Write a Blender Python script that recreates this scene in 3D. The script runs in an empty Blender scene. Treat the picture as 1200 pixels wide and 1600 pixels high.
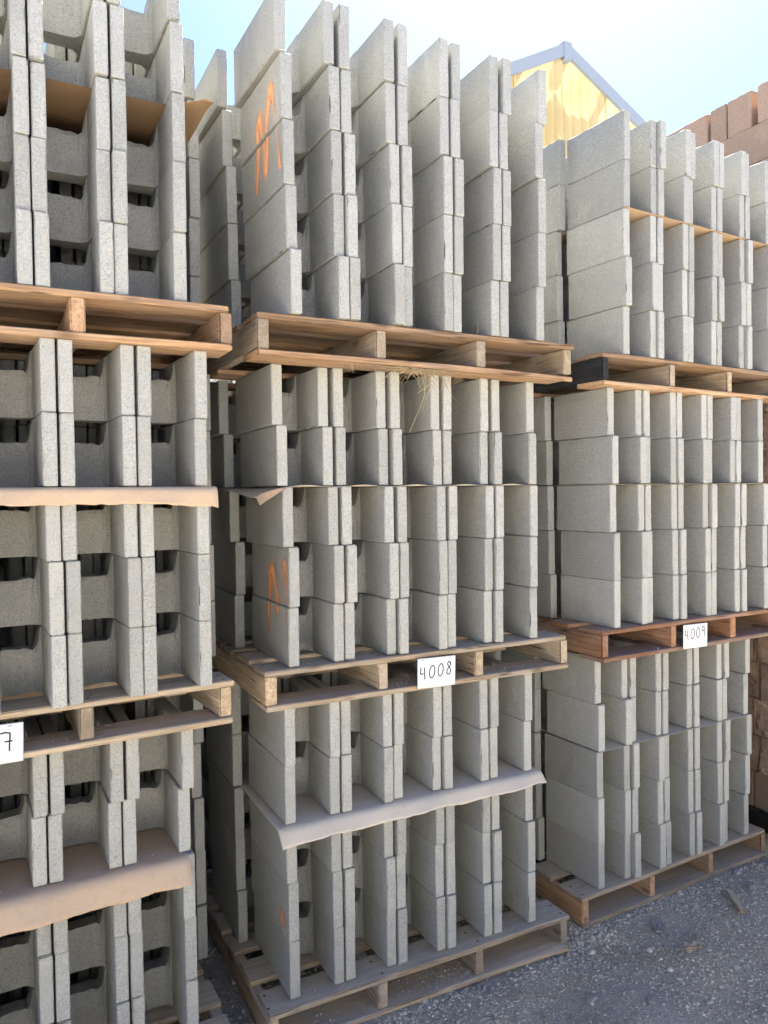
import bpy, math, random
import numpy as np
from mathutils import Matrix, Vector
random.seed(7); RNG = np.random.default_rng(11)
S = bpy.context.scene
COL = S.collection

# ------------------------------------------------------------------ camera
CAM = Vector((-0.7465, -2.2900, 1.7789))
YAW, PITCH, ROLL, FPX = 0.47619, -0.022445, -0.012797, 1189.85
fw = Vector((math.sin(YAW)*math.cos(PITCH), math.cos(YAW)*math.cos(PITCH), math.sin(PITCH)))
r0 = Vector((math.cos(YAW), -math.sin(YAW), 0)); u0 = r0.cross(fw)
rr = math.cos(ROLL)*r0 + math.sin(ROLL)*u0; uu = -math.sin(ROLL)*r0 + math.cos(ROLL)*u0
cd = bpy.data.cameras.new('camera'); cam = bpy.data.objects.new('camera', cd); COL.objects.link(cam)
M = Matrix((rr, uu, -fw)).transposed().to_4x4(); M.translation = CAM
cam.matrix_world = M
cd.sensor_fit = 'VERTICAL'; cd.sensor_height = 36.0; cd.lens = FPX/1600*36.0
cd.clip_start = 0.05; cd.clip_end = 2000
S.camera = cam

# ------------------------------------------------------------------ light
AZ, EL = math.radians(40.4), math.radians(54)
SUN_DIR = Vector((math.sin(AZ)*math.cos(EL), math.cos(AZ)*math.cos(EL), math.sin(EL)))
W = bpy.data.worlds.new('World'); S.world = W; W.use_nodes = True
nt = W.node_tree; nt.nodes.clear()
sky = nt.nodes.new('ShaderNodeTexSky'); sky.sky_type = 'NISHITA'; sky.sun_disc = False
sky.sun_elevation = EL; sky.sun_rotation = AZ
sky.air_density = 0.35; sky.dust_density = 0.56; sky.ozone_density = 9.0
bg = nt.nodes.new('ShaderNodeBackground'); bg.inputs['Strength'].default_value = 0.05
wo = nt.nodes.new('ShaderNodeOutputWorld')
nt.links.new(sky.outputs[0], bg.inputs[0]); nt.links.new(bg.outputs[0], wo.inputs[0])
ld = bpy.data.lights.new('sun', 'SUN'); ld.energy = 5.0; ld.angle = math.radians(0.53); ld.color = (1.0, 0.94, 0.84)
sun = bpy.data.objects.new('sun', ld); COL.objects.link(sun)
sun.rotation_euler = SUN_DIR.to_track_quat('Z', 'Y').to_euler(); sun.location = (6, 8, 8)
vs = S.view_settings; vs.view_transform = 'Standard'; vs.look = 'None'; vs.gamma = 1.0; vs.exposure = 3.55
S.cycles.max_bounces = 8; S.cycles.diffuse_bounces = 5

# ------------------------------------------------------------------ material helpers
class NT:
    def __init__(s, name):
        s.m = bpy.data.materials.new(name); s.m.use_nodes = True
        s.t = s.m.node_tree; s.t.nodes.clear(); s.out = s.n('ShaderNodeOutputMaterial')
    def n(s, typ, **kw):
        nd = s.t.nodes.new(typ)
        for k, v in kw.items():
            if k in nd.inputs.keys() if not k.startswith('_') else False: nd.inputs[k].default_value = v
            else: setattr(nd, k.lstrip('_'), v)
        return nd
    def l(s, a, b): s.t.links.new(a, b)
    def coords(s, scale=(1, 1, 1), rnd=True):
        tc = s.n('ShaderNodeTexCoord'); mp = s.n('ShaderNodeMapping')
        mp.inputs['Scale'].default_value = scale
        if rnd:
            oi = s.n('ShaderNodeObjectInfo'); mu = s.n('ShaderNodeVectorMath', operation='SCALE')
            cb = s.n('ShaderNodeCombineXYZ')
            s.l(oi.outputs['Random'], cb.inputs[0]); s.l(oi.outputs['Random'], cb.inputs[1]); s.l(oi.outputs['Random'], cb.inputs[2])
            mu.inputs['Scale'].default_value = 57.0; s.l(cb.outputs[0], mu.inputs[0])
            ad = s.n('ShaderNodeVectorMath', operation='ADD')
            s.l(tc.outputs['Object'], ad.inputs[0]); s.l(mu.outputs[0], ad.inputs[1]); s.l(ad.outputs[0], mp.inputs[0])
        else: s.l(tc.outputs['Object'], mp.inputs[0])
        return mp.outputs[0]
    def noise(s, vec, scale, detail=3, rough=.55, dist=0):
        nd = s.n('ShaderNodeTexNoise'); nd.inputs['Scale'].default_value = scale; nd.inputs['Detail'].default_value = detail
        nd.inputs['Roughness'].default_value = rough; nd.inputs['Distortion'].default_value = dist
        s.l(vec, nd.inputs['Vector']); return nd.outputs['Fac']
    def ramp(s, fac, stops):
        nd = s.n('ShaderNodeValToRGB'); e = nd.color_ramp.elements
        while len(e) < len(stops): e.new(.5)
        for el, (p, c) in zip(e, stops): el.position = p; el.color = (c, c, c, 1) if isinstance(c, (int, float)) else (*c, 1)
        s.l(fac, nd.inputs[0]); return nd.outputs[0]
    def mix(s, fac, a, b, typ='MIX'):
        nd = s.n('ShaderNodeMix', data_type='RGBA', blend_type=typ)
        for sock, v in ((nd.inputs[0], fac), (nd.inputs[6], a), (nd.inputs[7], b)):
            if isinstance(v, (int, float)): sock.default_value = v
            elif isinstance(v, tuple): sock.default_value = (*v, 1)
            else: s.l(v, sock)
        return nd.outputs[2]
    def math(s, op, a, b=0.5):
        nd = s.n('ShaderNodeMath', operation=op)
        for sock, v in ((nd.inputs[0], a), (nd.inputs[1], b)):
            if isinstance(v, (int, float)): sock.default_value = v
            else: s.l(v, sock)
        return nd.outputs[0]
    def done(s, color, rough=.9, height=None, bump=.3, dist=.002, spec=.25):
        b = s.n('ShaderNodeBsdfPrincipled'); b.inputs['Specular IOR Level'].default_value = spec
        if isinstance(color, tuple): b.inputs['Base Color'].default_value = (*color, 1)
        else: s.l(color, b.inputs['Base Color'])
        if isinstance(rough, (int, float)): b.inputs['Roughness'].default_value = rough
        else: s.l(rough, b.inputs['Roughness'])
        if height is not None:
            bp = s.n('ShaderNodeBump'); bp.inputs['Strength'].default_value = bump; bp.inputs['Distance'].default_value = dist
            s.l(height, bp.inputs['Height']); s.l(bp.outputs[0], b.inputs['Normal'])
        s.l(b.outputs[0], s.out.inputs[0]); return s.m
    def up(s, lo=.5, hi=.9):
        g = s.n('ShaderNodeNewGeometry'); sx = s.n('ShaderNodeSeparateXYZ'); s.l(g.outputs['Normal'], sx.inputs[0])
        mr = s.n('ShaderNodeMapRange'); mr.inputs[1].default_value = lo; mr.inputs[2].default_value = hi
        s.l(sx.outputs[2], mr.inputs[0]); return mr.outputs[0]

def concrete(name, base, dark, light, var=.12, warm=(.50, .43, .30), grain=1.0):
    t = NT(name); v = t.coords()
    g1 = t.noise(v, 235*grain, 3, .7); g2 = t.noise(v, 120*grain, 3, .6); big = t.noise(v, 9, 4, .6); mid = t.noise(v, 34, 3, .6)
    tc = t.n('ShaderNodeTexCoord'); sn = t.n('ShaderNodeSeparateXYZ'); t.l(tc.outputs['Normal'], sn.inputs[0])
    end = t.ramp(t.math('ABSOLUTE', sn.outputs[1]), [(.45, 0), (.85, 1)])            # torn end faces: coarser grain, plus front light painted in as a paler tone
    pit = t.noise(v, 170*grain, 2, .5)
    c = t.mix(t.ramp(g1, [(.34, 0), (.66, 1)]), dark, light)
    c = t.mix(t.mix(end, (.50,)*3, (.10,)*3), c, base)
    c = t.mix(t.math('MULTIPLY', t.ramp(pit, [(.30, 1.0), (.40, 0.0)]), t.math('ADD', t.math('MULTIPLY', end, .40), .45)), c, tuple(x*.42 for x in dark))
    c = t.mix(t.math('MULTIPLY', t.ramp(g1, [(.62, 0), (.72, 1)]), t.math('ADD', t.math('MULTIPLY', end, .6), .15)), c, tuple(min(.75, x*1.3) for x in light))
    c = t.mix(t.math('MULTIPLY', end, .38), c, tuple(min(.8, x*1.48) for x in base))  # stronger light on the end faces, put into their colour
    c = t.mix(t.ramp(big, [(.35, 0), (.75, .30)]), c, tuple(x*.72 for x in base))
    c = t.mix(t.ramp(mid, [(.5, 0), (.8, .25)]), c, warm)
    st = t.noise(t.coords((1, 1, .45)), 6, 5, .65, .6)
    c = t.mix(t.ramp(st, [(.58, 0), (.72, .32)]), c, tuple(min(.7, x*1.35+.03) for x in base))   # lime bloom
    c = t.mix(t.ramp(st, [(.28, .35), (.42, 0)]), c, tuple(x*.62 for x in base))                 # damp stains
    oi = t.n('ShaderNodeObjectInfo')
    mr = t.n('ShaderNodeMapRange'); mr.inputs[3].default_value = 1-var; mr.inputs[4].default_value = 1+var*.6
    t.l(oi.outputs['Random'], mr.inputs[0])
    cb = t.n('ShaderNodeCombineXYZ')
    for i in range(3): t.l(mr.outputs[0], cb.inputs[i])
    c = t.mix(1.0, c, cb.outputs[0], 'MULTIPLY')
    h = t.math('ADD', t.math('MULTIPLY', g2, .9), g1)
    return t.done(c, .95, h, .55, .004, .15)

def wood(name, dark, light, dust=.6, dustcol=(.36, .35, .34), knots=True):
    t = NT(name); v = t.coords((1.6, 22, 22)); v2 = t.coords((1, 1, 1)); v3 = t.coords((5, 150, 150))
    g = t.noise(v, 2.2, 5, .65, .6); fine = t.noise(v3, 1.0, 3, .6); bl = t.noise(v2, 4, 3, .55); sp = t.noise(v2, 60, 3, .6)
    c = t.mix(t.ramp(g, [(.30, 0), (.68, 1)]), dark, light)
    c = t.mix(t.ramp(fine, [(.35, .5), (.55, 0)]), c, tuple(x*.45 for x in dark))
    c = t.mix(t.ramp(bl, [(.42, 0), (.72, .55)]), c, tuple(x*.75+.04 for x in dark))
    oi = t.n('ShaderNodeObjectInfo'); mr = t.n('ShaderNodeMapRange'); mr.inputs[3].default_value = .58; mr.inputs[4].default_value = 1.2
    t.l(oi.outputs['Random'], mr.inputs[0]); cb = t.n('ShaderNodeCombineXYZ')
    for i in range(3): t.l(mr.outputs[0], cb.inputs[i])
    c = t.mix(1.0, c, cb.outputs[0], 'MULTIPLY')
    gr = t.math('MULTIPLY', t.ramp(t.noise(v2, 2.3, 4, .6), [(.38, 0), (.62, .75)]), min(1.0, dust*1.1)*.8)
    c = t.mix(gr, c, tuple(sum(light)/3*x for x in (1.0, .93, .86)))                              # greyed by weather
    tcn = t.n('ShaderNodeTexCoord'); sxn = t.n('ShaderNodeSeparateXYZ'); t.l(tcn.outputs['Normal'], sxn.inputs[0])
    notend = t.ramp(t.math('ABSOLUTE', sxn.outputs[0]), [(.4, 1), (.8, 0)])
    ck = t.math('ABSOLUTE', t.math('SUBTRACT', t.noise(t.coords((.9, 34, 34)), 1.0, 2, .5), .5))
    c = t.mix(t.math('MULTIPLY', t.ramp(ck, [(.006, .85), (.018, 0)]), t.math('MULTIPLY', t.ramp(bl, [(.45, 0), (.55, 1)]), notend)), c, tuple(x*.25 for x in dark))   # drying cracks
    kn = t.n('ShaderNodeTexVoronoi'); kn.inputs['Scale'].default_value = 1.0; t.l(t.coords((4, 11, 11)), kn.inputs['Vector'])
    c = t.mix(t.ramp(kn.outputs['Distance'], [(.05, .8), (.16, 0)]), c, tuple(x*.4 for x in dark))
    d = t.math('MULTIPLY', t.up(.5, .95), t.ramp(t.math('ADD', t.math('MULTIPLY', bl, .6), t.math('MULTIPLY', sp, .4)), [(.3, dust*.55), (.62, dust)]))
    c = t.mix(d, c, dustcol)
    return t.done(c, .85, t.math('ADD', g, t.math('MULTIPLY', fine, .7)), .5, .003, .2)

def kraft(name, col, dust, dustcol):
    t = NT(name); v = t.coords((1, 1, 1)); b = t.noise(v, 7, 4, .6); f = t.noise(v, 160, 2)
    c = t.mix(t.ramp(f, [(.3, 0), (.7, 1)]), tuple(x*.9 for x in col), col)
    c = t.mix(t.math('MULTIPLY', t.ramp(b, [(.25, dust*.75), (.7, dust)]), t.math('ADD', t.math('MULTIPLY', t.up(-.2, .8), .6), .4)), c, dustcol)
    cr = t.noise(v, 26, 4, .6, .8)
    c = t.mix(t.ramp(cr, [(.56, 0), (.8, .28)]), c, tuple(x*.55 for x in col))
    return t.done(c, .8, t.math('ADD', b, t.math('MULTIPLY', cr, .5)), .35, .006, .25)

def flat(name, col, rough=.8, spec=.3):
    t = NT(name); v = t.coords(); n = t.noise(v, 60, 3)
    return t.done(t.mix(t.ramp(n, [(.3, 0), (.7, 1)]), tuple(x*.9 for x in col), col), rough, n, .1, .001, spec)

MAT = {}
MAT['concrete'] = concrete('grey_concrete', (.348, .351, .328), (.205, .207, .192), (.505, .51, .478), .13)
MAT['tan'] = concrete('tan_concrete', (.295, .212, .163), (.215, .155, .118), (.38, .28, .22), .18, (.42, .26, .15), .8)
MAT['wood_grey'] = wood('weathered_wood', (.30, .21, .12), (.58, .455, .30), .55, (.50, .465, .41))
MAT['wood_tan'] = wood('tan_wood', (.34, .19, .095), (.60, .385, .215), .30, (.46, .38, .31))
MAT['wood_red'] = wood('reddish_wood', (.27, .12, .058), (.50, .275, .15), .6, (.42, .38, .34))
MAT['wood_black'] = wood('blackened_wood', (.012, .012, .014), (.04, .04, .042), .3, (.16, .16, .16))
MAT['kraft'] = kraft('kraft_paper', (.50, .33, .19), .35, (.40, .35, .31))
MAT['kraft_dusty'] = kraft('dusty_paper', (.60, .51, .40), .7, (.60, .565, .49))
MAT['kraft_brown'] = kraft('brown_paper', (.30, .185, .095), .3, (.36, .30, .25))
MAT['kraft_pink'] = kraft('pale_kraft_paper', (.56, .395, .25), .42, (.48, .43, .375))
MAT['paper'] = flat('white_paper', (.74, .74, .75), .7)
MAT['ink'] = flat('black_marker_ink', (.012, .012, .014), .5)
MAT['straw'] = flat('dry_straw', (.38, .30, .175), .8)
MAT['iron'] = flat('rusty_nail', (.06, .05, .045), .6)
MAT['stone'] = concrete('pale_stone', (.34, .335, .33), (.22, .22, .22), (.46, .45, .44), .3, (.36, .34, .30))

def paint_mat():
    t = NT('orange_spray_paint'); at = t.n('ShaderNodeAttribute', attribute_name='fade')
    v = t.coords(rnd=False); n = t.noise(v, 300, 2, .6); n2 = t.noise(v, 30, 3)
    a = t.math('MULTIPLY', at.outputs['Fac'], t.math('ADD', t.math('MULTIPLY', n, .7), .62)); a = t.math('MINIMUM', a, 1.0)
    b = t.n('ShaderNodeBsdfPrincipled'); b.inputs['Roughness'].default_value = .8
    t.l(t.mix(t.ramp(n2, [(.3, 0), (.7, 1)]), (.84, .33, .12), (.84, .45, .24)), b.inputs['Base Color'])
    tr = t.n('ShaderNodeBsdfTransparent'); mx = t.n('ShaderNodeMixShader')
    t.l(a, mx.inputs[0]); t.l(tr.outputs[0], mx.inputs[1]); t.l(b.outputs[0], mx.inputs[2]); t.l(mx.outputs[0], t.out.inputs[0])
    return t.m
MAT['spray'] = paint_mat()

# ------------------------------------------------------------------ mesh helpers
def mesh(name, verts, faces, mat, smooth=False):
    me = bpy.data.meshes.new(name); me.from_pydata([tuple(v) for v in verts], [], faces); me.update()
    me.materials.append(mat)
    if smooth: me.polygons.foreach_set('use_smooth', [True]*len(me.polygons))
    return me
def big_mesh(name, V, F, mat):          # V (n,3) float, F (m,k) int : fast
    me = bpy.data.meshes.new(name); k = F.shape[1]
    me.vertices.add(len(V)); me.vertices.foreach_set('co', V.astype(np.float32).ravel())
    me.loops.add(F.size); me.loops.foreach_set('vertex_index', F.astype(np.int32).ravel())
    me.polygons.add(len(F)); me.polygons.foreach_set('loop_start', np.arange(0, F.size, k, dtype=np.int32))
    me.polygons.foreach_set('loop_total', np.full(len(F), k, dtype=np.int32))
    me.update(calc_edges=True); me.validate(); me.materials.append(mat); return me
def link(name, me, parent=None, loc=(0, 0, 0), rot=(0, 0, 0)):
    o = bpy.data.objects.new(name, me); COL.objects.link(o); o.parent = parent; o.location = loc; o.rotation_euler = rot
    return o
def tag(o, label=None, cat=None, group=None, kind=None):
    if label: o['label'] = label
    if cat: o['category'] = cat
    if group: o['group'] = group
    if kind: o['kind'] = kind
    return o
def lines(a, b, n, r):
    inner = list(np.linspace(a, b, n+1))[1:-1] if n > 1 else []
    return [a, a+r] + [x for x in inner if a+2*r < x < b-2*r] + [b-r, b]
def lattice(xs, ys, zs):
    """surface of a box cut into a lattice; returns verts, quads"""
    idx, V, F = {}, [], []
    nx, ny, nz = len(xs)-1, len(ys)-1, len(zs)-1
    def vid(i, j, k):
        key = (i, j, k)
        if key not in idx: idx[key] = len(V); V.append((xs[i], ys[j], zs[k]))
        return idx[key]
    for j in range(ny):
        for k in range(nz):
            F.append((vid(0, j, k), vid(0, j, k+1), vid(0, j+1, k+1), vid(0, j+1, k)))
            F.append((vid(nx, j, k), vid(nx, j+1, k), vid(nx, j+1, k+1), vid(nx, j, k+1)))
    for i in range(nx):
        for k in range(nz):
            F.append((vid(i, 0, k), vid(i+1, 0, k), vid(i+1, 0, k+1), vid(i, 0, k+1)))
            F.append((vid(i, ny, k), vid(i, ny, k+1), vid(i+1, ny, k+1), vid(i+1, ny, k)))
    for i in range(nx):
        for j in range(ny):
            F.append((vid(i, j, 0), vid(i, j+1, 0), vid(i+1, j+1, 0), vid(i+1, j, 0)))
            F.append((vid(i, j, nz), vid(i+1, j, nz), vid(i+1, j+1, nz), vid(i, j+1, nz)))
    V = np.array(V, float)
    lo = V.min(0); hi = V.max(0); ext = (np.isclose(V, lo) | np.isclose(V, hi))
    return V, F, ext, lo, hi
def round_edges(V, ext, lo, hi, r, rng, rough=.35, chips=0, chip=(.010, .022), depth=.010):
    cen = (lo+hi)/2; V = V.copy(); ne = ext.sum(1)
    sgn = np.where(V > cen, -1.0, 1.0)
    pull = r*.32*(1+rough*rng.exponential(1.0, len(V)))
    for a in range(3):
        m = ext[:, a] & (ne >= 2); V[m, a] += sgn[m, a]*pull[m]
    edge = np.where(ne >= 2)[0]
    for _ in range(chips):
        c = V[rng.choice(edge)].copy(); R = rng.uniform(*chip); dp = depth*rng.uniform(.4, 1)
        d = np.linalg.norm((V-c)*np.array([1, .8, .8]), axis=1); w = np.clip(1-d/R, 0, 1)
        for a in range(3):
            m = ext[:, a] & (ne >= 2); V[m, a] += (sgn[m, a]*w[m]*dp)
    return V

# ------------------------------------------------------------------ measured layout
BH, BW, BL, ST = .1925, .194, .390, .036       # block height, width, length, shell thickness
CH, HP, PB = .1935, .128, .19965               # course pitch, pallet height, block pitch
TIER = HP + 5*CH + .004
UN = {'A1': (-1.3306, -.0809, .0277, .1123, .0502), 'A2': (-1.3323, -.1296, .0647, .1585, -.0467), 'A3': (-1.3394, -.1500, .0072, .1089, .0189),
      'B1': (0, 0, 0, .0932, .0358), 'B2': (.0096, -.0058, .0007, .0867, .0157), 'B3': (-.0383, -.1153, .0156, .0941, -.0095),
      'C1': (1.3591, .0659, .0529, .1039, .0054), 'C2': (1.3966, -.0112, .0349, .0724, .0117), 'C3': (1.3873, -.0374, .0703, .1215, .0011)}
# sideways slip of each course (left column, right column), bottom to top
SLIP = {'B1': ([-.004, -.007, -.012, -.014, -.014], [.002, .004, .002, -.004, -.002]),
        'B2': ([-.006, -.001, -.019, -.035, -.050], [.001, .007, .012, -.003, -.003]),
        'B3': ([.008, .001, -.003, -.010, -.029], [-.005, .004, .008, -.006, .013]),
        'C1': ([-.001, -.014, -.019, -.017, -.021], [.003, .010, .010, -.008, .004]),
        'C2': ([.006, -.001, -.009, -.010, -.014], [0, .001, .004, -.024, -.028]),
        'C3': ([.002, -.002, .003, .009, .011], [-.006, -.003, .002, -.008, -.007]),
        'A1': ([.003, .005, .006, -.006, -.003], [.007, .008, .002, -.004, .006]),
        'A2': ([.003, -.002, -.004, -.012, -.012], [-.001, -.002, -.007, -.008, -.008]),
        'A3': ([.004, -.002, -.003, -.007, -.009], [-.003, -.003, -.002, -.003, -.013])}
def unit_m(u):
    x, y, a, bx, by = UN[u]
    return Matrix.Translation((x, y, (int(u[1])-1)*TIER)) @ Matrix.Rotation(a, 4, 'Z')
def put(o, M):
    o.matrix_world = M

# ------------------------------------------------------------------ ground
def build_ground():
    xs = np.concatenate([[-400, -120, -40, -15, -6, -3.5], np.arange(-2.2, 4.2, .04), [5, 7, 12, 25, 60, 150, 400]])
    ys = np.concatenate([[-400, -120, -40, -15, -7, -4], np.arange(-2.6, 1.6, .04), [2.2, 4, 8, 16, 40, 120, 400]])
    X, Y = np.meshgrid(xs, ys, indexing='ij')
    Z = np.zeros_like(X); r = np.random.default_rng(3)
    for _ in range(46):
        k = r.normal(0, 1, 2)*r.choice([3, 7, 16, 30]); ph = r.uniform(0, 6.28); Z += np.sin(k[0]*X+k[1]*Y+ph)*.012/(1+np.linalg.norm(k)*.28)
    Z = np.clip(Z-.006, -.03, -.0005)
    near = (np.abs(X-1) < 3.3) & (Y > -2.7) & (Y < 1.7); Z[~near] = -.006
    V = np.stack([X, Y, Z], -1).reshape(-1, 3); ny = len(ys)
    I = np.arange(len(xs)*ny).reshape(len(xs), ny)
    F = np.stack([I[:-1, :-1], I[1:, :-1], I[1:, 1:], I[:-1, 1:]], -1).reshape(-1, 4)
    t = NT('gravel_ground'); v = t.coords(rnd=False)
    vo = t.n('ShaderNodeTexVoronoi'); vo.inputs['Scale'].default_value = 95; t.l(v, vo.inputs['Vector'])
    sp = t.n('ShaderNodeSeparateColor'); t.l(vo.outputs['Color'], sp.inputs[0])
    vo2 = t.n('ShaderNodeTexVoronoi'); vo2.inputs['Scale'].default_value = 230; t.l(v, vo2.inputs['Vector'])
    sp2 = t.n('ShaderNodeSeparateColor'); t.l(vo2.outputs['Color'], sp2.inputs[0])
    f = t.noise(v, 400, 2); p = t.noise(v, 3.2, 4, .6)
    c = t.mix(sp.outputs[0], (.31, .295, .258), (.49, .467, .415)); c2 = t.mix(sp2.outputs[0], (.30, .285, .25), (.46, .438, .39))
    c = t.mix(t.ramp(f, [(.35, 0), (.65, .9)]), c, c2)
    c = t.mix(t.ramp(p, [(.48, 0), (.68, .7)]), c, (.48, .457, .405))
    # paler ground out of view, added to bounce sun back at the stacks
    sxyz = t.n('ShaderNodeSeparateXYZ'); t.l(v, sxyz.inputs[0]); mr = t.n('ShaderNodeMapRange'); mr.inputs[1].default_value = -1.0; mr.inputs[2].default_value = -1.8
    t.l(sxyz.outputs[1], mr.inputs[0]); c = t.mix(mr.outputs[0], c, t.mix(sp.outputs[0], (.38, .355, .315), (.48, .455, .41)))
    h = t.math('SUBTRACT', f, t.math('MULTIPLY', vo.outputs['Distance'], 1.2))
    MAT['ground'] = t.done(c, .95, h, .8, .006, .15)
    tag(link('ground', big_mesh('ground', V, F, MAT['ground'])), kind='structure')
    return xs, ys, Z
GX, GY, GZ = build_ground()
def ground_z(x, y):
    i = np.clip(np.searchsorted(GX, x)-1, 0, len(GX)-2); j = np.clip(np.searchsorted(GY, y)-1, 0, len(GY)-2)
    a = (x-GX[i])/(GX[i+1]-GX[i]); b = (y-GY[j])/(GY[j+1]-GY[j])
    return (GZ[i, j]*(1-a)*(1-b)+GZ[i+1, j]*a*(1-b)+GZ[i, j+1]*(1-a)*b+GZ[i+1, j+1]*a*b)

# ------------------------------------------------------------------ shed behind the stacks
def ribbed(x0, x1, zf0, zf1, pitch, amp, y, n=4):
    """corrugated sheet in the plane y, rising between zf0(x) and zf1(x)"""
    xs = np.arange(x0, x1+1e-6, pitch/n); V = []; F = []
    for i, x in enumerate(xs):
        yy = y+amp*math.cos(2*math.pi*x/pitch); V += [(x, yy, zf0(x)), (x, yy, zf1(x))]
        if i: F.append((2*i-2, 2*i, 2*i+1, 2*i-1))
    return V, F
def bar(p, q, w, h, up=Vector((0, 0, 1))):
    p, q = Vector(p), Vector(q); d = (q-p).normalized(); s = d.cross(up)
    if s.length < 1e-4: s = d.cross(Vector((0, 1, 0)))
    s.normalize(); t = s.cross(d).normalized()
    V = [e + s*a*w/2 + t*b*h/2 for e in (p, q) for a, b in ((-1, -1), (1, -1), (1, 1), (-1, 1))]
    F = [(0, 1, 2, 3), (7, 6, 5, 4), (0, 4, 5, 1), (1, 5, 6, 2), (2, 6, 7, 3), (3, 7, 4, 0)]
    return V, F
def build_shed():
    AX, Y0, AZ_, SL, HW = 8.15, 8.0, 9.43, .525, 5.2
    root = link('shed', None, loc=(AX, Y0, 0)); tag(root, 'gabled shed with sunlit yellow translucent end wall behind the block stacks', 'shed')
    top = lambda x: AZ_-SL*abs(x)
    t = NT('yellow_fibreglass'); v = t.coords(rnd=False); n = t.noise(v, 1.5, 4)
    c = t.mix(t.ramp(n, [(.3, 0), (.7, 1)]), (.40, .315, .155), (.46, .385, .23))
    d = t.n('ShaderNodeBsdfDiffuse'); tr = t.n('ShaderNodeBsdfTranslucent'); mx = t.n('ShaderNodeMixShader'); mx.inputs[0].default_value = .13
    t.l(c, d.inputs[0]); t.l(c, tr.inputs[0]); t.l(d.outputs[0], mx.inputs[1]); t.l(tr.outputs[0], mx.inputs[2]); t.l(mx.outputs[0], t.out.inputs[0])
    metal = flat('blue_grey_metal', (.20, .235, .29), .5, .4); steel = flat('frame_steel', (.18, .18, .18), .6, .4)
    for k in range(10):                                        # wall panels, one metre wide
        x0 = -HW+.1+k*1.0; x1 = x0+1.05 if k < 9 else HW-.1
        V, F = ribbed(x0, x1, lambda x: .05, lambda x: top(x)-.10, .20, .030, .0)
        link('wall_panel', mesh('wall_panel', V, F, t.m), root, (0, .012*(k % 2), 0))
    for s in (-1, 1):
        a = Vector((0, -.06, AZ_)); b = Vector((s*HW, -.06, AZ_-SL*HW))
        V, F = bar(a+Vector((s*.001, 0, -.09)), b+Vector((0, 0, -.09)), .06, .19, Vector((0, 1, 0)).cross(b-a).normalized()*(1 if s < 0 else -1))
        link('rake_trim', mesh('rake_trim', V, F, metal), root)
        V, F = bar((s*.02, 8.0, AZ_-.02), (s*HW, 8.0, AZ_-.02-SL*HW), 12.4, .05, Vector((s*SL, 0, 1)).normalized())
        link('roof', mesh('roof', V, F, metal), root)
        V, F = bar((s*(HW-.15), .1, 3.3), (s*(HW-.15), 14, 3.3), .06, 6.6)
        link('side_wall', mesh('side_wall', V, F, metal), root)
        for y in (.75, 1.6):
            V, F = bar((0, y, AZ_-.2), (s*HW, y, AZ_-.2-SL*HW), .12, .22); link('rafter', mesh('rafter', V, F, steel), root)
        for q in (.18, .42, .68, .95):
            x = s*q*HW; V, F = bar((x, .02, top(x)-.06), (x, 1.78, top(x)-.06), .13, .10); link('purlin', mesh('purlin', V, F, steel), root)
        for x0, x1 in ((.1, 1.3), (2.2, 1.3), (2.2, 3.4)):
            V, F = bar((s*x0, .75, top(x0)-.3 if x0 != 2.2 else AZ_-1.9), (s*x1, .75, (AZ_-1.9) if x0 == .1 else top(x1)-.3), .10, .12)
            link('truss_brace', mesh('truss_brace', V, F, steel), root)
    V, F = bar((0, -.10, AZ_-.13), (0, .3, AZ_-.13), .16, .30); link('ridge_cap', mesh('ridge_cap', V, F, metal), root)
    for q, hw in ((.95, 1.6), (2.1, 3.8)):
        V, F = bar((-hw, .22, AZ_-q), (hw, .22, AZ_-q), .10, .20); link('girt', mesh('girt', V, F, steel), root)
    for x0, z0, x1, z1 in ((.0, .35, 1.2, 1.9), (1.3, .95, 2.6, 2.1), (-.1, 1.0, -1.1, 1.9), (2.3, 1.6, 1.7, 2.1)):
        V, F = bar((x0, .35, AZ_-z0), (x1, .35, AZ_-z1), .08, .18); link('truss_brace', mesh('truss_brace', V, F, steel), root)
    V, F = bar((-HW*.7, .75, AZ_-1.9), (HW*.7, .75, AZ_-1.9), .12, .16); link('tie_beam', mesh('tie_beam', V, F, steel), root)
build_shed()

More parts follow.
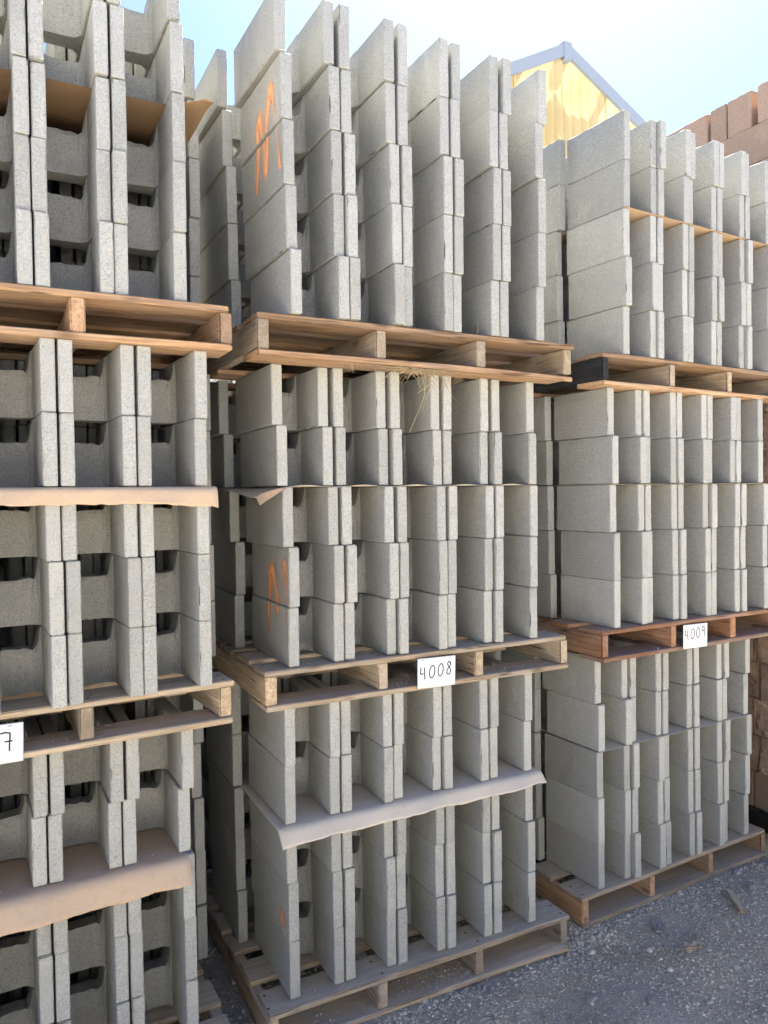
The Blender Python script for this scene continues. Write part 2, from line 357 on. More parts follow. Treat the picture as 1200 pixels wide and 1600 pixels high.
# ------------------------------------------------------------------ pallets
def board_mesh(L, Wd, T, rng, mat, warp=.003, split=0):
    xs = lines(0, L, max(4, int(L/.11)), .004); ys = lines(0, Wd, 3, .004); zs = [0, .003, T-.003, T]
    V, F, ext, lo, hi = lattice(xs, ys, zs)
    V = round_edges(V, ext, lo, hi, .004, rng, 1.0, 7, (.02, .07), .008)
    ph = rng.uniform(0, 6.28); V[:, 2] += warp*np.sin(V[:, 0]/L*3.1+ph)*np.sin(V[:, 0]*7+ph*2)*.5
    V[:, 1] += .002*np.sin(V[:, 0]*9+ph)
    if split:                                                  # a splintered lower edge that sags off the front
        m = (V[:, 1] < Wd*.3) & (V[:, 0] > L*.6); V[m, 2] -= split*((V[m, 0]-L*.6)/(L*.4))**1.5
    return mesh('board', V, F, mat)
PW, PD = 1.22, 1.22
def pallet(u, mat, smat=None, stringer_mats=None, label='', deck_first=.14):
    rng = np.random.default_rng(sum(map(ord, u))*13)
    root = link('pallet', None); put(root, unit_m(u)); tag(root, label, 'pallet', 'wooden pallets under the block loads')
    BT, SH = .018, .0905
    for k, x in enumerate((0, (PW-.038)/3, (PW-.038)*2/3, PW-.038)):
        me = board_mesh(PD-.012, .038, SH, rng, MAT[(stringer_mats or {}).get(k, smat or mat)], 0)
        o = link('stringer', me, root, (x+.038+rng.uniform(-.004, .004)*(0 < k < 3), .004+rng.uniform(0, .004), BT+.0005), (0, 0, math.pi/2))
    y = 0
    widths = [deck_first, .135, .10, .14, .10, .135, .14]; gap = (PD-sum(widths))/6
    for k, w in enumerate(widths):
        me = board_mesh(PW+rng.uniform(-.004, .006), w, BT, rng, MAT[mat], .0)
        link('deck_board', me, root, (rng.uniform(-.005, .003), y, BT+SH+.001), (0, 0, rng.uniform(-.004, .004)))
        y += w+gap
    for k, (yy, w) in enumerate(((-.002, .14), (.40, .10), (.70, .10), (PD-.145, .14))):
        me = board_mesh(PW+rng.uniform(-.004, .006), w, BT, rng, MAT[mat], .0, .010 if (u in ('B1', 'B3') and k == 0) else 0)
        link('bottom_board', me, root, (rng.uniform(-.006, .004), yy, -.0 if u[1] == '1' else -.0005), (0, 0, rng.uniform(-.005, .005)))
    # nail heads on the front deck board
    nm = mesh('nail', [(.0055*math.cos(a*math.pi/3), .0055*math.sin(a*math.pi/3), 0) for a in range(6)]+[(0, 0, .0012)], [(a, (a+1) % 6, 6) for a in range(6)], MAT['iron'])
    if u in ('B1', 'B2', 'C1', 'C2', 'A2'):
        for x in (.02, .42, .81, 1.20):
            for yy in (.035, .10):
                link('nail', nm, root, (x+rng.uniform(-.008, .008), yy+rng.uniform(-.01, .01), BT*2+SH+.0012))
    return root
pallet('A1', 'wood_grey', label='weathered grey pallet on the gravel at the foot of the left stack')
pallet('A2', 'wood_grey', label='grey weathered pallet with the sign ending in 7, left stack, middle load')
pallet('A3', 'wood_tan', label='tan wooden pallet under the top load of the left stack')
pallet('B1', 'wood_grey', label='weathered pallet with splintered bottom board on gravel, foot of the 4008 stack')
pallet('B2', 'wood_grey', label='weathered grey pallet with the 4008 sign, under the middle load')
pallet('B3', 'wood_tan', 'wood_grey', label='tan pallet with straw hanging below it, under the 4008 stack top load')
pallet('C1', 'wood_grey', 'wood_tan', label='weathered pallet on gravel at the foot of the 4009 stack')
pallet('C2', 'wood_red', label='reddish brown pallet with the 4009 sign, under the middle load')
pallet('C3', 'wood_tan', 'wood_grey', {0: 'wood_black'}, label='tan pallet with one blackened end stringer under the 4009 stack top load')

# ------------------------------------------------------------------ concrete blocks
def shell_geo(x0, rng, fine=True, BL=BL):
    r = .0035
    xs = [x0, x0+r, x0+ST-r, x0+ST] if fine else [x0, x0+ST]
    ys = lines(0, BL, 14, r) if fine else [0, BL]
    zs = lines(0, BH, 9, r) if fine else [0, BH]
    V, F, ext, lo, hi = lattice(xs, ys, zs)
    if fine: V = round_edges(V, ext, lo, hi, r, rng, .35, rng.integers(2, 6), (.008, .024), .011)
    return V, F
def web_geo(rng, fine=True, BL=BL):
    """the cross web: flared into the shells, rough scooped top with rounded corners"""
    n = 20 if fine else 4; k = 7 if fine else 2
    us = np.linspace(0, 1, n+1); us = us if not fine else np.sort(np.concatenate([[0, .03, .06, .085, .105, .125, .15, .18], np.linspace(.22, .78, n+1-16), [.82, .85, .875, .895, .915, .94, .97, 1]])); x = ST-.006+us*(BW-2*ST+.012); V = []; F = []
    c = np.abs(us*2-1)
    half = .029+.034*np.clip((c-.45)/.55, 0, 1)**2.4; YC = BL*.63
    ear = np.clip((c-.66)/.20, 0, 1); ztop = .130+(BH-.133)*(1-np.sqrt(np.clip(1-ear**2.2, 0, 1)))*.0 + (BH-.003-.130)*ear**2.6 + ((rng.normal(0, .0011, n+1)+.0035*np.sin(us*rng.uniform(3, 9)+rng.uniform(0, 6))*rng.uniform(0, 1)+rng.uniform(-.006, .004))*(c < .7) if fine else 0)
    tz = np.linspace(0, 1, k+1)
    def idx(f, i, j): return (f*(n+1)+i)*(k+1)+j
    for f in (0, 1):
        for i in range(n+1):
            for j in range(k+1):
                z = .002+tz[j]*(ztop[i]-.002); h = half[i]*(1.06-.06*tz[j])
                if fine and j == k: h *= .90; z += rng.normal(0, .0012) if c[i] < .8 else 0
                if fine and j == k-1: z += .004*(c[i] < .8); h += rng.normal(0, .0012)
                V.append((x[i], YC+(-h if f == 0 else h)+(rng.normal(0, .0006) if fine else 0), z))
    for i in range(n):
        for j in range(k):
            F.append((idx(0, i, j), idx(0, i+1, j), idx(0, i+1, j+1), idx(0, i, j+1)))
            F.append((idx(1, i, j), idx(1, i, j+1), idx(1, i+1, j+1), idx(1, i+1, j)))
        F.append((idx(0, i, k), idx(0, i+1, k), idx(1, i+1, k), idx(1, i, k)))
        F.append((idx(0, i, 0), idx(1, i, 0), idx(1, i+1, 0), idx(0, i+1, 0)))
    return np.array(V), F
def block_geo(seed, fine=True, BL=BL):
    rng = np.random.default_rng(seed); Vs, Fs, o = [], [], 0
    for V, F in (shell_geo(0, rng, fine, BL), shell_geo(BW-ST, rng, fine, BL), web_geo(rng, fine, BL)):
        Vs.append(V); Fs += [tuple(i+o for i in f) for f in F]; o += len(V)
    return np.concatenate(Vs), Fs
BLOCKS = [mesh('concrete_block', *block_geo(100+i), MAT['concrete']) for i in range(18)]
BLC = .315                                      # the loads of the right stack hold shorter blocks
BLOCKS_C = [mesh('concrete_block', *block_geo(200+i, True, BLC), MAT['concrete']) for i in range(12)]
LOWV, LOWF = block_geo(1, False); LOWF = np.array(LOWF); LOWC = block_geo(1, False, BLC)[0]

ORD = ['bottom', 'second', 'third', 'fourth', 'top']
COLN = ['leftmost', 'second from left', 'middle', 'second from right', 'rightmost']
COLR = ['leftmost', 'second from left', 'third from left', 'third from right', 'second from right', 'rightmost']
TN = {'1': 'bottom load', '2': 'middle load', '3': 'top load'}
SN = {'A': 'left stack', 'B': 'centre stack', 'C': 'right stack'}
SPECIAL = {('B3', 3): 'with top half of orange M', ('B3', 2): 'with lower half of orange M',
           ('B2', 1): 'with top half of orange M', ('B2', 0): 'with lower half of orange M', ('B1', 1): 'with orange paint dab'}
placed = {}
rest_V, rest_F, rest_n = [], [], 0
brng = np.random.default_rng(5); nblk = 0
for u, (ux, uy, ua, bx, by) in UN.items():
    UM = unit_m(u); L, R = SLIP[u]
    for row in range(3):
        ncol = 6 if row == 1 else 5
        for c in range(5):
            for k in range(ncol):
                f = k/(ncol-1); sl = L[c]*(1-f)+R[c]*f
                x = bx + sl + k*PB - ((.043 if u[0] == 'C' else .058) if row == 1 else 0) + brng.normal(0, .0009)
                y = by + row*((BLC if u[0] == 'C' else BL)+.012) + float(np.clip(brng.normal(0, .0055), -.011, .011))
                yaw = float(np.clip(brng.normal(0, .006), -.011, .011))
                z = HP + .0012 + c*CH + (.003 if c >= 3 and u != 'B3' else 0)
                BM = UM @ Matrix.Translation((x, y, z)) @ Matrix.Rotation(yaw, 4, 'Z')
                s = u[0]
                if row == 0: single = (s != 'A') or k >= 2
                elif row == 1: single = (s == 'B' and k <= 2) or (s == 'C' and k == 0) or (s == 'A' and k >= 3)
                else: single = False
                if single:
                    o = link('concrete_block', (lambda B: B[int(brng.integers(len(B)))])(BLOCKS_C if s == 'C' else BLOCKS)); put(o, BM); nblk += 1
                    if row == 0:
                        sp = SPECIAL.get((u, c)) if k == 0 else None
                        lab = (f'grey block {sp}, leftmost column, {TN[u[1]]}, {SN[s]}' if sp else
                               f'grey concrete block, {COLN[k]}, {ORD[c]} course, front row of {TN[u[1]]}, {SN[s]}')
                    else: lab = f'grey concrete block, {COLR[k]}, {ORD[c]} course, second row of {TN[u[1]]}, {SN[s]}'
                    tag(o, lab, 'concrete block', 'grey concrete blocks stacked on pallets'); placed[(u, row, c, k)] = o
                else:
                    P = np.array(BM); rest_V.append((LOWC if s == 'C' else LOWV) @ P[:3, :3].T + P[:3, 3]); rest_F.append(LOWF+rest_n); rest_n += len(LOWV)
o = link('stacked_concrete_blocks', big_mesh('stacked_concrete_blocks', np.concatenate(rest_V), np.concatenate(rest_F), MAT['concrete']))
tag(o, 'remaining grey concrete blocks deep inside the stacked loads', 'concrete blocks', kind='stuff')
print('single blocks', nblk)
# unseen loads added across the aisle to bounce sun onto block fronts
av, af, an, pv, pf, pn = [], [], 0, [], [], 0
for st in range(8):
    for t in range(3):
        x0 = -5.2+st*1.36; z0 = t*TIER
        V, F, *_ = lattice([x0, x0+PW], [-5.8, -4.6], [z0+.109, z0+.127]); pv.append(V); pf.append(np.array(F)+pn); pn += len(V)
        for q in (0, .394, .788, 1.182):
            V, F, *_ = lattice([x0+q, x0+q+.038], [-5.8, -4.6], [z0, z0+.108]); pv.append(V); pf.append(np.array(F)+pn); pn += len(V)
        for c in range(5):
            for k in range(5):
                for rw in range(2): av.append(LOWV+np.array([x0+.11+k*PB, -4.64-BL-rw*.40, z0+HP+.001+c*CH])); af.append(LOWF+an); an += len(LOWV)
for st in range(5):                                            # loads added behind the front row to keep its gaps dark
    for t in range(3):
        x0 = -2.3+st*1.36; z0 = t*TIER
        V, F, *_ = lattice([x0, x0+PW], [1.42, 2.62], [z0+.109, z0+.127]); pv.append(V); pf.append(np.array(F)+pn); pn += len(V)
        for q in (0, .394, .788, 1.182):
            V, F, *_ = lattice([x0+q, x0+q+.038], [1.42, 2.62], [z0, z0+.108]); pv.append(V); pf.append(np.array(F)+pn); pn += len(V)
        for c in range(5):
            for k in range(5):
                for rw in range(3): av.append(LOWV+np.array([x0+.11+k*PB+(.05 if rw == 1 else 0), 1.43+rw*.40, z0+HP+.001+c*CH])); af.append(LOWF+an); an += len(LOWV)
o = link('added_row_blocks', big_mesh('added_row_blocks', np.concatenate(av), np.concatenate(af), MAT['concrete'])); tag(o, 'grey concrete blocks in rows added behind and across the aisle', 'concrete blocks', kind='stuff')
o = link('added_row_pallets', big_mesh('added_row_pallets', np.concatenate(pv), np.concatenate(pf), MAT['wood_tan'])); tag(o, 'wooden pallets under the added blocks behind and across the aisle', 'pallets', kind='stuff')

# ------------------------------------------------------------------ orange spray paint on the end blocks
def resample(pts, step=.006):
    out = []
    for a, b in zip(pts[:-1], pts[1:]):
        n = max(1, int(math.dist(a[:2], b[:2])/step))
        for i in range(n): out.append(tuple(a[j]+(b[j]-a[j])*i/n for j in range(len(a))))
    out.append(tuple(pts[-1])); return out
def spray(u, c, pts, name='paint_mark'):
    """pts: (y from block front, z above deck, half width, strength); the part that lies on course c"""
    blk = placed[(u, 0, c, 0)]; z0 = c*CH; q = resample(pts)
    run = []
    def flush(run):
        if len(run) < 4: return
        V, F, A = [], [], []
        P = [Vector((0, p[0], p[1])) for p in run]
        for i, p in enumerate(run):
            d = (P[min(i+1, len(P)-1)]-P[max(i-1, 0)]); d.normalize(); nrm = Vector((0, -d.z, d.y)); b = len(V)
            for w, a in ((-1, 0), (-.55, .6), (0, 1.15), (.55, .6), (1, 0)):
                s = P[i]+nrm*w*p[2]; V.append((-.0009-.00002*len(V)/50, min(max(s.y, .002), BL-.002), min(max(s.z, .002), BH-.002))); A.append(a*p[3])
            if i:
                for k in range(4): F.append((b-5+k, b-4+k, b+1+k, b+k))
        me = mesh(name, V, F, MAT['spray']); at = me.attributes.new('fade', 'FLOAT', 'POINT'); at.data.foreach_set('value', A)
        link(name, me, blk)
    for p in q:
        if 0 <= p[1]-z0 <= BH: run.append((p[0], p[1]-z0, p[2]*2.1, p[3]*.9))
        else: flush(run); run = []
    flush(run)
M3 = [(.239, .437), (.228, .500), (.216, .572), (.202, .630), (.188, .650), (.172, .599), (.160, .537), (.152, .474), (.140, .529), (.127, .598), (.110, .660), (.085, .700), (.064, .655), (.052, .610), (.042, .524), (.026, .440)]
w3 = [.014, .015, .016, .018, .02, .012, .012, .016, .014, .012, .015, .017, .007, .005, .005, .010]
s3 = [.8, .9, .85, 1, 1.1, .8, .8, 1.1, .9, .8, .9, 1.1, .7, .5, .5, 1.0]
M2 = [(.196, .090), (.194, .159), (.191, .224), (.178, .291), (.163, .305), (.138, .255), (.117, .207), (.102, .171), (.085, .211), (.066, .263), (.043, .335), (.027, .297), (.025, .231), (.018, .171), (.010, .101)]
w2 = [.012, .013, .014, .018, .02, .014, .013, .014, .006, .005, .014, .010, .005, .005, .004]
s2 = [.5, .9, .9, 1.1, 1.1, .9, .8, .9, .5, .5, 1.0, .7, .45, .4, .3]
for c in (2, 3): spray('B3', c, [(a, b, w, s) for (a, b), w, s in zip(M3, w3, s3)])
for c in (0, 1): spray('B2', c, [(a, b, w, s) for (a, b), w, s in zip(M2, w2, s2)])
spray('B1', 1, [(.078, .290, .014, .1), (.070, .262, .024, .5), (.062, .232, .026, .6), (.054, .203, .014, .15)])

# ------------------------------------------------------------------ kraft slip sheets over the third course
def sheet(u, x0, x1, over, droop, mat, label, name='slip_sheet', wav=.004, left_sag=0, seed=0, lift=0.0, edge=None):
    rng = np.random.default_rng(seed); _, _, _, bx, by = UN[u]
    z0 = HP+3*CH+.0014; nx = 56; xs = np.linspace(x0, x1, nx)
    ph = rng.uniform(0, 6.28, 6); back = list(np.linspace(by+.80, by+max(.01, -(over if not callable(over) else over((x0+x1)/2))), 12)); nf = 10
    V, F = [], []
    for i, x in enumerate(xs):
        ov = over(x) if callable(over) else over; dr = droop(x) if callable(droop) else droop
        ov = ov + .004*math.sin(9*x+ph[0])+.0015*math.sin(31*x+ph[1]) if ov > .02 else ov
        # how far this strip lies outside the blocks that carry it
        out = max(bx-x, 0, x-(bx+4*PB+BW))
        for y in back:
            sag = (left_sag*min(1, out/.09)**1.3*max(0, min(1, (by+.42-y)/.40))**1.2) if x < bx else .25*out**1.6
            V.append((x, y, z0-sag))
        y, z = back[-1], V[-1][2]; a = 0
        if ov <= .012:
            for j in range(nf): V.append((x, back[-1]-(ov+back[-1]-by)*(j+1)/nf, z+lift*math.sin(x*31+ph[2])*(j+1)/nf))
        else:
            ds = (ov+back[-1]-by)/nf
            for j in range(nf):
                a = dr*min(1, max(0, (j-1)/4))
                a += .10*math.sin(17*x+ph[3])*(j/nf)
                y -= ds*math.cos(a); z -= ds*math.sin(a)
                V.append((x, y+wav*(math.sin(13*x+ph[4])+.5*math.sin(47*x+ph[1]+j*.6)+rng.normal(0, .12))*(j/nf), z+wav*.4*math.sin(29*x+ph[5])*(j/nf)+(rng.normal(0, .0012) if j == nf-1 else 0)))
    m = len(back)+nf
    for i in range(nx-1):
        for j in range(m-1): F.append((i*m+j, i*m+j+1, (i+1)*m+j+1, (i+1)*m+j))
    me = mesh(name, V, F, MAT[mat], True); o = link(name, me); put(o, unit_m(u))
    sm = o.modifiers.new('thickness', 'SOLIDIFY'); sm.thickness = .0007; sm.offset = 1
    tag(o, label, 'paper sheet', 'kraft slip sheets between block courses'); return o
def bxs(u): b = UN[u][3]; return b, b+4*PB+BW
l, r = bxs('A1'); sheet('A1', l-.02, r-.020, lambda x: .105-.012*max(0, (x-.9)/.3), lambda x: 1.15, 'kraft_pink', 'tan paper sheet hanging over the front of the bottom load, left stack', seed=1)
l, r = bxs('A2'); sheet('A2', l-.02, r+.012, lambda x: .055+.022*max(0, (x-.85)/.3), lambda x: 1.45, 'kraft_pink', 'pale tan paper sheet folded over the middle load front, left stack', seed=2)
l, r = bxs('A3'); sheet('A3', l-.02, r+.075, lambda x: -.085+(.11*max(0, (x-(r-.02))/.095) if x > r-.02 else 0), lambda x: .25, 'kraft_brown', 'brown paper sheet seen from below in the top load of the left stack', seed=3)
l, r = bxs('B1'); sheet('B1', l-.045, r+.025, lambda x: .072-.012*max(0, (x-.5)/.6), lambda x: .8, 'kraft_dusty', 'grey dusty paper sheet drooping over the bottom load of the 4008 stack', seed=4, left_sag=.012)
l, r = bxs('B2'); B2SHEET = sheet('B2', l-.115, r-.01, lambda x: .006, lambda x: .2, 'kraft_dusty', 'paper sheet with curled left corner in the middle load of 4008 stack', seed=5, left_sag=.035, lift=.004)
_, _, _, bx_, by_ = UN['B2']; zc = HP+3*CH-.001; fl = []; ff = []
for i in range(9):
    a = i/8; x = bx_-.006-.100*a; fl += [(x, by_+.006-.012*math.sin(a*3), zc-.028*a**1.6), (x+.004*a, by_-.004-.02*a, zc-.004-.052*a**1.1)]
    if i: ff.append((2*i-2, 2*i, 2*i+1, 2*i-1))
fo = link('folded_corner', mesh('folded_corner', fl, ff, MAT['kraft'], True), B2SHEET); fo['label'] = 'clean tan underside of the curled corner'
l, r = bxs('C1'); sheet('C1', l-.004, r-.004, .010, .1, 'kraft_dusty', 'thin grey paper sheet across the bottom load of the 4009 stack', seed=7)
l, r = bxs('C2'); sheet('C2', l-.01, r-.01, .004, .1, 'kraft_dusty', 'thin paper sheet almost hidden in the middle load of the 4009 stack', seed=8)
l, r = bxs('C3'); sheet('C3', l+.01, r-.004, .004, .1, 'kraft', 'tan paper sheet seen from below in the top load of 4009 stack', seed=9)

# ------------------------------------------------------------------ number signs
GLYPH = {  # strokes in a 1 x 1.6 box, y up
 '4': [[(.10, 1.45), (.02, .78), (.05, .70), (.45, .72)], [(.62, 1.42), (.60, .8), (.66, .05)]],
 '0': [[(.45+.38*math.sin(a)+.10*math.cos(a), .75+.70*math.cos(a)) for a in np.linspace(0, 6.4, 26)]],
 '8': [[(.68, 1.22), (.55, 1.50), (.35, 1.48), (.22, 1.22), (.38, .98), (.62, .72), (.72, .40), (.52, .06), (.24, .05), (.10, .30), (.22, .62), (.50, .92), (.72, 1.12), (.70, 1.36), (.55, 1.50)]],
 '9': [[(.68, 1.25), (.52, 1.48), (.28, 1.40), (.10, 1.05), (.22, .82), (.50, .84), (.66, 1.10), (.68, 1.38), (.68, .80), (.72, .05)]],
 '7': [[(.02, 1.40), (.35, 1.46), (.74, 1.38), (.74, 1.1), (.70, .5), (.70, .05)], [(.34, .78), (.92, .80)]]}
def sign(u, x0, x1, z0, z1, text, label, th=.030, tx=.1, tz=.42, seed=0):
    rng = np.random.default_rng(seed); w, h = x1-x0, z1-z0; nx, nz = 16, 12
    f = lambda x, z: -.0015-.004*math.sin(math.pi*x/w)**2*(1-z/h)-.006*max(0, .25-x/w)*(1-z/h)-.004*max(0, x/w-.8)*(z/h)
    V = [(x, f(x, z), z) for x in np.linspace(0, w, nx+1) for z in np.linspace(0, h, nz+1)]
    F = [(i*(nz+1)+j, (i+1)*(nz+1)+j, (i+1)*(nz+1)+j+1, i*(nz+1)+j+1) for i in range(nx) for j in range(nz)]
    root = link('paper_sign', mesh('paper_sign', V, F, MAT['paper'], True)); put(root, unit_m(u) @ Matrix.Translation((x0, -.010, z0)) @ Matrix.Rotation(.02, 4, 'Y'))
    sm = root.modifiers.new('thickness', 'SOLIDIFY'); sm.thickness = .0004; sm.offset = -1
    tag(root, label, 'sign', 'paper number signs stapled to pallets')
    for sx in (.14, .86):
        V, F, *_ = lattice([sx*w-.005, sx*w+.005], [-.0026, -.0018], [h*.93, h*.93+.0012]); V[:, 1] += f(sx*w, h*.93)+.0015; link('staple', mesh('staple', V, F, MAT['iron']), root)
    cx = tx*w
    for ch in text:
        V, F = [], []
        for st in GLYPH[ch]:
            q = resample([(cx+a*th*.88, tz*h+(b-.2)*th*.98) for a, b in st], .0016); b0 = None
            for i, p in enumerate(q):
                d = Vector(q[min(i+1, len(q)-1)])-Vector(q[max(i-1, 0)]); d.normalize(); nrm = Vector((-d.y, d.x)); hw = .0019
                b = len(V)
                for s in (-1, 1):
                    e = Vector(p)+nrm*hw*s; V.append((e.x, f(e.x, e.y)-.0008, e.y))
                if i: F.append((b-2, b-1, b+1, b))
        link('handwritten_digit', mesh('handwritten_digit', V, F, MAT['ink']), root)
        cx += th*1.12; tz += .03
    return root
sign('B2', .537, .691, .008, .112, '4008', 'white paper sign reading 4008 on the pallet front', .031, .07, .34, 1)
sign('C2', .455, .608, .008, .110, '4009', 'white paper sign reading 4009 on the reddish pallet', .031, .07, .40, 2)
sign('A2', .420, .647, .002, .104, '4007', 'white paper sign ending in 7 on the left pallet, cut by the frame', .036, .225, .26, 3)

# ------------------------------------------------------------------ tan block stack on the right
def tan_geo(L, Wd, H, seed, rough_face=False):
    rng = np.random.default_rng(seed); r = .004
    k = 2 if rough_face else 1; V, F, ext, lo, hi = lattice(lines(0, Wd, 8, r), lines(0, L, 14*k, r), lines(0, H, 9*k, r))
    if rough_face:
        for m in (np.isclose(V[:, 0], lo[0]), np.isclose(V[:, 1], lo[1])):
            y, z = V[m, 1], V[m, 2]; d = np.zeros(m.sum())
            for _ in range(14):
                q = rng.normal(0, 1, 2)*rng.choice([25, 60, 120]); d += np.sin(q[0]*y+q[1]*z+rng.uniform(0, 6))*.05/(8+np.linalg.norm(q)*.35)
            V[m, 0] += d+rng.uniform(-.003, .003, m.sum())
    V = round_edges(V, ext, lo, hi, r, rng, .9, 6, (.015, .04), .014)
    return V, F
DX, DY, TC = 2.75, -.06, .1912
DT = .129+6*TC
def tan_stack():
    meshes = {}
    def get(kind, v):
        if (kind, v) not in meshes:
            L, Wd, rf = {'stretcher': (.39, .19, False), 'split': (.39, .19, True), 'header': (.10, .39, False), 'header2': (.14, .36, False), 'square': (.15, .29, True)}[kind]
            meshes[(kind, v)] = mesh('tan_block', *tan_geo(L, Wd, .190, 400+v*7+len(kind), rf), MAT['tan'])
        return meshes[(kind, v)]
    rng = np.random.default_rng(2); Vs, Fs, n = [], [], 0
    for t in range(3):
        z0 = t*DT; root = link('pallet', None, loc=(DX, DY, z0))
        tag(root, ['blackened pallet on the ground under the tan blocks at right edge', 'dark pallet under the second load of tan blocks, right edge', 'dark pallet under the top load of tan blocks, right edge'][t], 'pallet', 'pallets under tan blocks')
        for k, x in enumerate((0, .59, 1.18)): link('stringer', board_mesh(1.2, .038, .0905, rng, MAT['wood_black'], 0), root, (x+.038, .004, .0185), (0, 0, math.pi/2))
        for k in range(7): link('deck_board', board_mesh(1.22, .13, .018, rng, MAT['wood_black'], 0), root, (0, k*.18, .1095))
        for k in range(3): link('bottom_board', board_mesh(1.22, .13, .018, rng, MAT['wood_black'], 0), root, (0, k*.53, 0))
        for c in range(6):
            z = z0+.1285+c*TC; lay = []
            if t == 2 and c == 5: lay = [('stretcher', -.03, 0), ('header2', .40, .0), ('header', .548, 0), ('stretcher', .67, .006)]
            elif c % 2 == 0: lay = [('stretcher' if c == 0 else 'split', 0, 0), ('stretcher', .40, .004), ('split', .80, 0)]
            else: lay = [('square', .02, .02), ('square', .20, .0), ('split', .37, .005), ('stretcher', .77, 0)]
            if t == 2 and c == 4: lay = [('stretcher', -.12, 0), ('stretcher', .28, .0), ('stretcher', .68, 0)]
            for i, (kind, y, dx) in enumerate(lay):
                o = link('tan_block', get(kind, (i+c+t) % 3), loc=(DX+dx+rng.uniform(-.004, .004), DY+y, z), rot=(0, 0, rng.uniform(-.01, .01)))
                w = ['nearest', 'second nearest', 'third nearest', 'farthest'][i]
                tag(o, f'tan concrete block, {w}, {["bottom","second","third","fourth","fifth","top"][c]} course of the {["bottom","middle","top"][t]} tan load at right', 'concrete block', 'tan concrete blocks at the right edge')
            for i in range(2):                              # the body of the load behind its left face
                for j in range(3):
                    V, F, *_ = lattice([0, .39], [0, .39], [0, .190]); V = V+np.array([DX+.42+i*.40, DY+j*.40, z]); Vs.append(V); Fs.append(np.array(F)+n); n += len(V)
    o = link('stacked_tan_blocks', big_mesh('stacked_tan_blocks', np.concatenate(Vs), np.concatenate(Fs), MAT['tan']))
    tag(o, 'remaining tan concrete blocks inside the right edge stack', 'concrete blocks', kind='stuff')
tan_stack()

# ------------------------------------------------------------------ gravel
PHI = (1+5**.5)/2
ICO_V = np.array([(-1, PHI, 0), (1, PHI, 0), (-1, -PHI, 0), (1, -PHI, 0), (0, -1, PHI), (0, 1, PHI), (0, -1, -PHI), (0, 1, -PHI), (PHI, 0, -1), (PHI, 0, 1), (-PHI, 0, -1), (-PHI, 0, 1)])/1.902
ICO_F = np.array([(0, 11, 5), (0, 5, 1), (0, 1, 7), (0, 7, 10), (0, 10, 11), (1, 5, 9), (5, 11, 4), (11, 10, 2), (10, 7, 6), (7, 1, 8), (3, 9, 4), (3, 4, 2), (3, 2, 6), (3, 6, 8), (3, 8, 9), (4, 9, 5), (2, 4, 11), (6, 2, 10), (8, 6, 7), (9, 8, 1)])
def gravel():
    r = np.random.default_rng(21); P = []
    def add(n, x0, x1, y0, y1, lo, hi):
        x = r.uniform(x0, x1, n); y = r.uniform(y0, y1, n)
        s = lo+(hi-lo)*r.uniform(0, 1, n)**3; P.append(np.stack([x, y, s], 1))
    add(62000, .1, 2.9, -.95, .42, .0015, .0060); add(4500, -.2, .12, -.5, 1.3, .0025, .008); add(16000, -1.6, 4.1, -2.4, -.9, .003, .009); add(3500, 1.2, 1.45, -.1, 1.2, .0025, .008)
    add(260, .1, 2.9, -.95, .42, .008, .015)
    for (ax, ay), (bx, by) in (((.0, -.02), (1.22, -.02)), ((1.36, .05), (2.58, .115))):     # grit gathered along the pallets
        n = 900; k = r.uniform(0, 1, n); P.append(np.stack([ax+(bx-ax)*k, ay+(by-ay)*k-np.abs(r.normal(0, .03, n)), .0015+.006*r.uniform(0, 1, n)**3], 1))
    P = np.concatenate(P)
    # patches where fine dust covers the stones
    f = np.sin(P[:, 0]*3.1+1)*np.sin(P[:, 1]*4.3+.5)+.6*np.sin(P[:, 0]*8.7+P[:, 1]*5.1)+.4*np.sin(P[:, 1]*13-P[:, 0]*6)
    P = P[(f < .55) | (r.uniform(0, 1, len(P)) < .22)]
    n = len(P); z = ground_z(P[:, 0], P[:, 1])
    rad = P[:, 2:3]*r.uniform(.7, 1.3, (n, 3))*np.array([1.15, 1, .72]); a = r.uniform(0, 6.28, n)
    V = ICO_V[None]*(1+r.normal(0, .16, (n, 12, 1)))*rad[:, None]
    ca, sa = np.cos(a)[:, None], np.sin(a)[:, None]; X = V[..., 0]*ca-V[..., 1]*sa; Y = V[..., 0]*sa+V[..., 1]*ca
    V = np.stack([X+P[:, :1], Y+P[:, 1:2], V[..., 2]+(z+P[:, 2]*.25)[:, None]], -1).reshape(-1, 3)
    F = (ICO_F[None]+(np.arange(n)*12)[:, None, None]).reshape(-1, 3)
    t = NT('gravel_stones'); g = t.n('ShaderNodeNewGeometry'); v = t.coords(rnd=False); f = t.noise(v, 300, 2)
    c = t.ramp(g.outputs['Random Per Island'], [(0, (.21, .20, .175)), (.45, (.42, .40, .35)), (.8, (.54, .515, .455)), (.95, (.64, .61, .55)), (1, (.74, .71, .65))])
    c = t.mix(t.ramp(f, [(.4, 0), (.7, .45)]), c, (.48, .457, .405))
    o = link('gravel', big_mesh('gravel', V, F, t.done(c, .85, f, .3, .001, .25))); tag(o, 'loose dark grey gravel covering the yard ground', 'gravel', kind='stuff')
gravel()

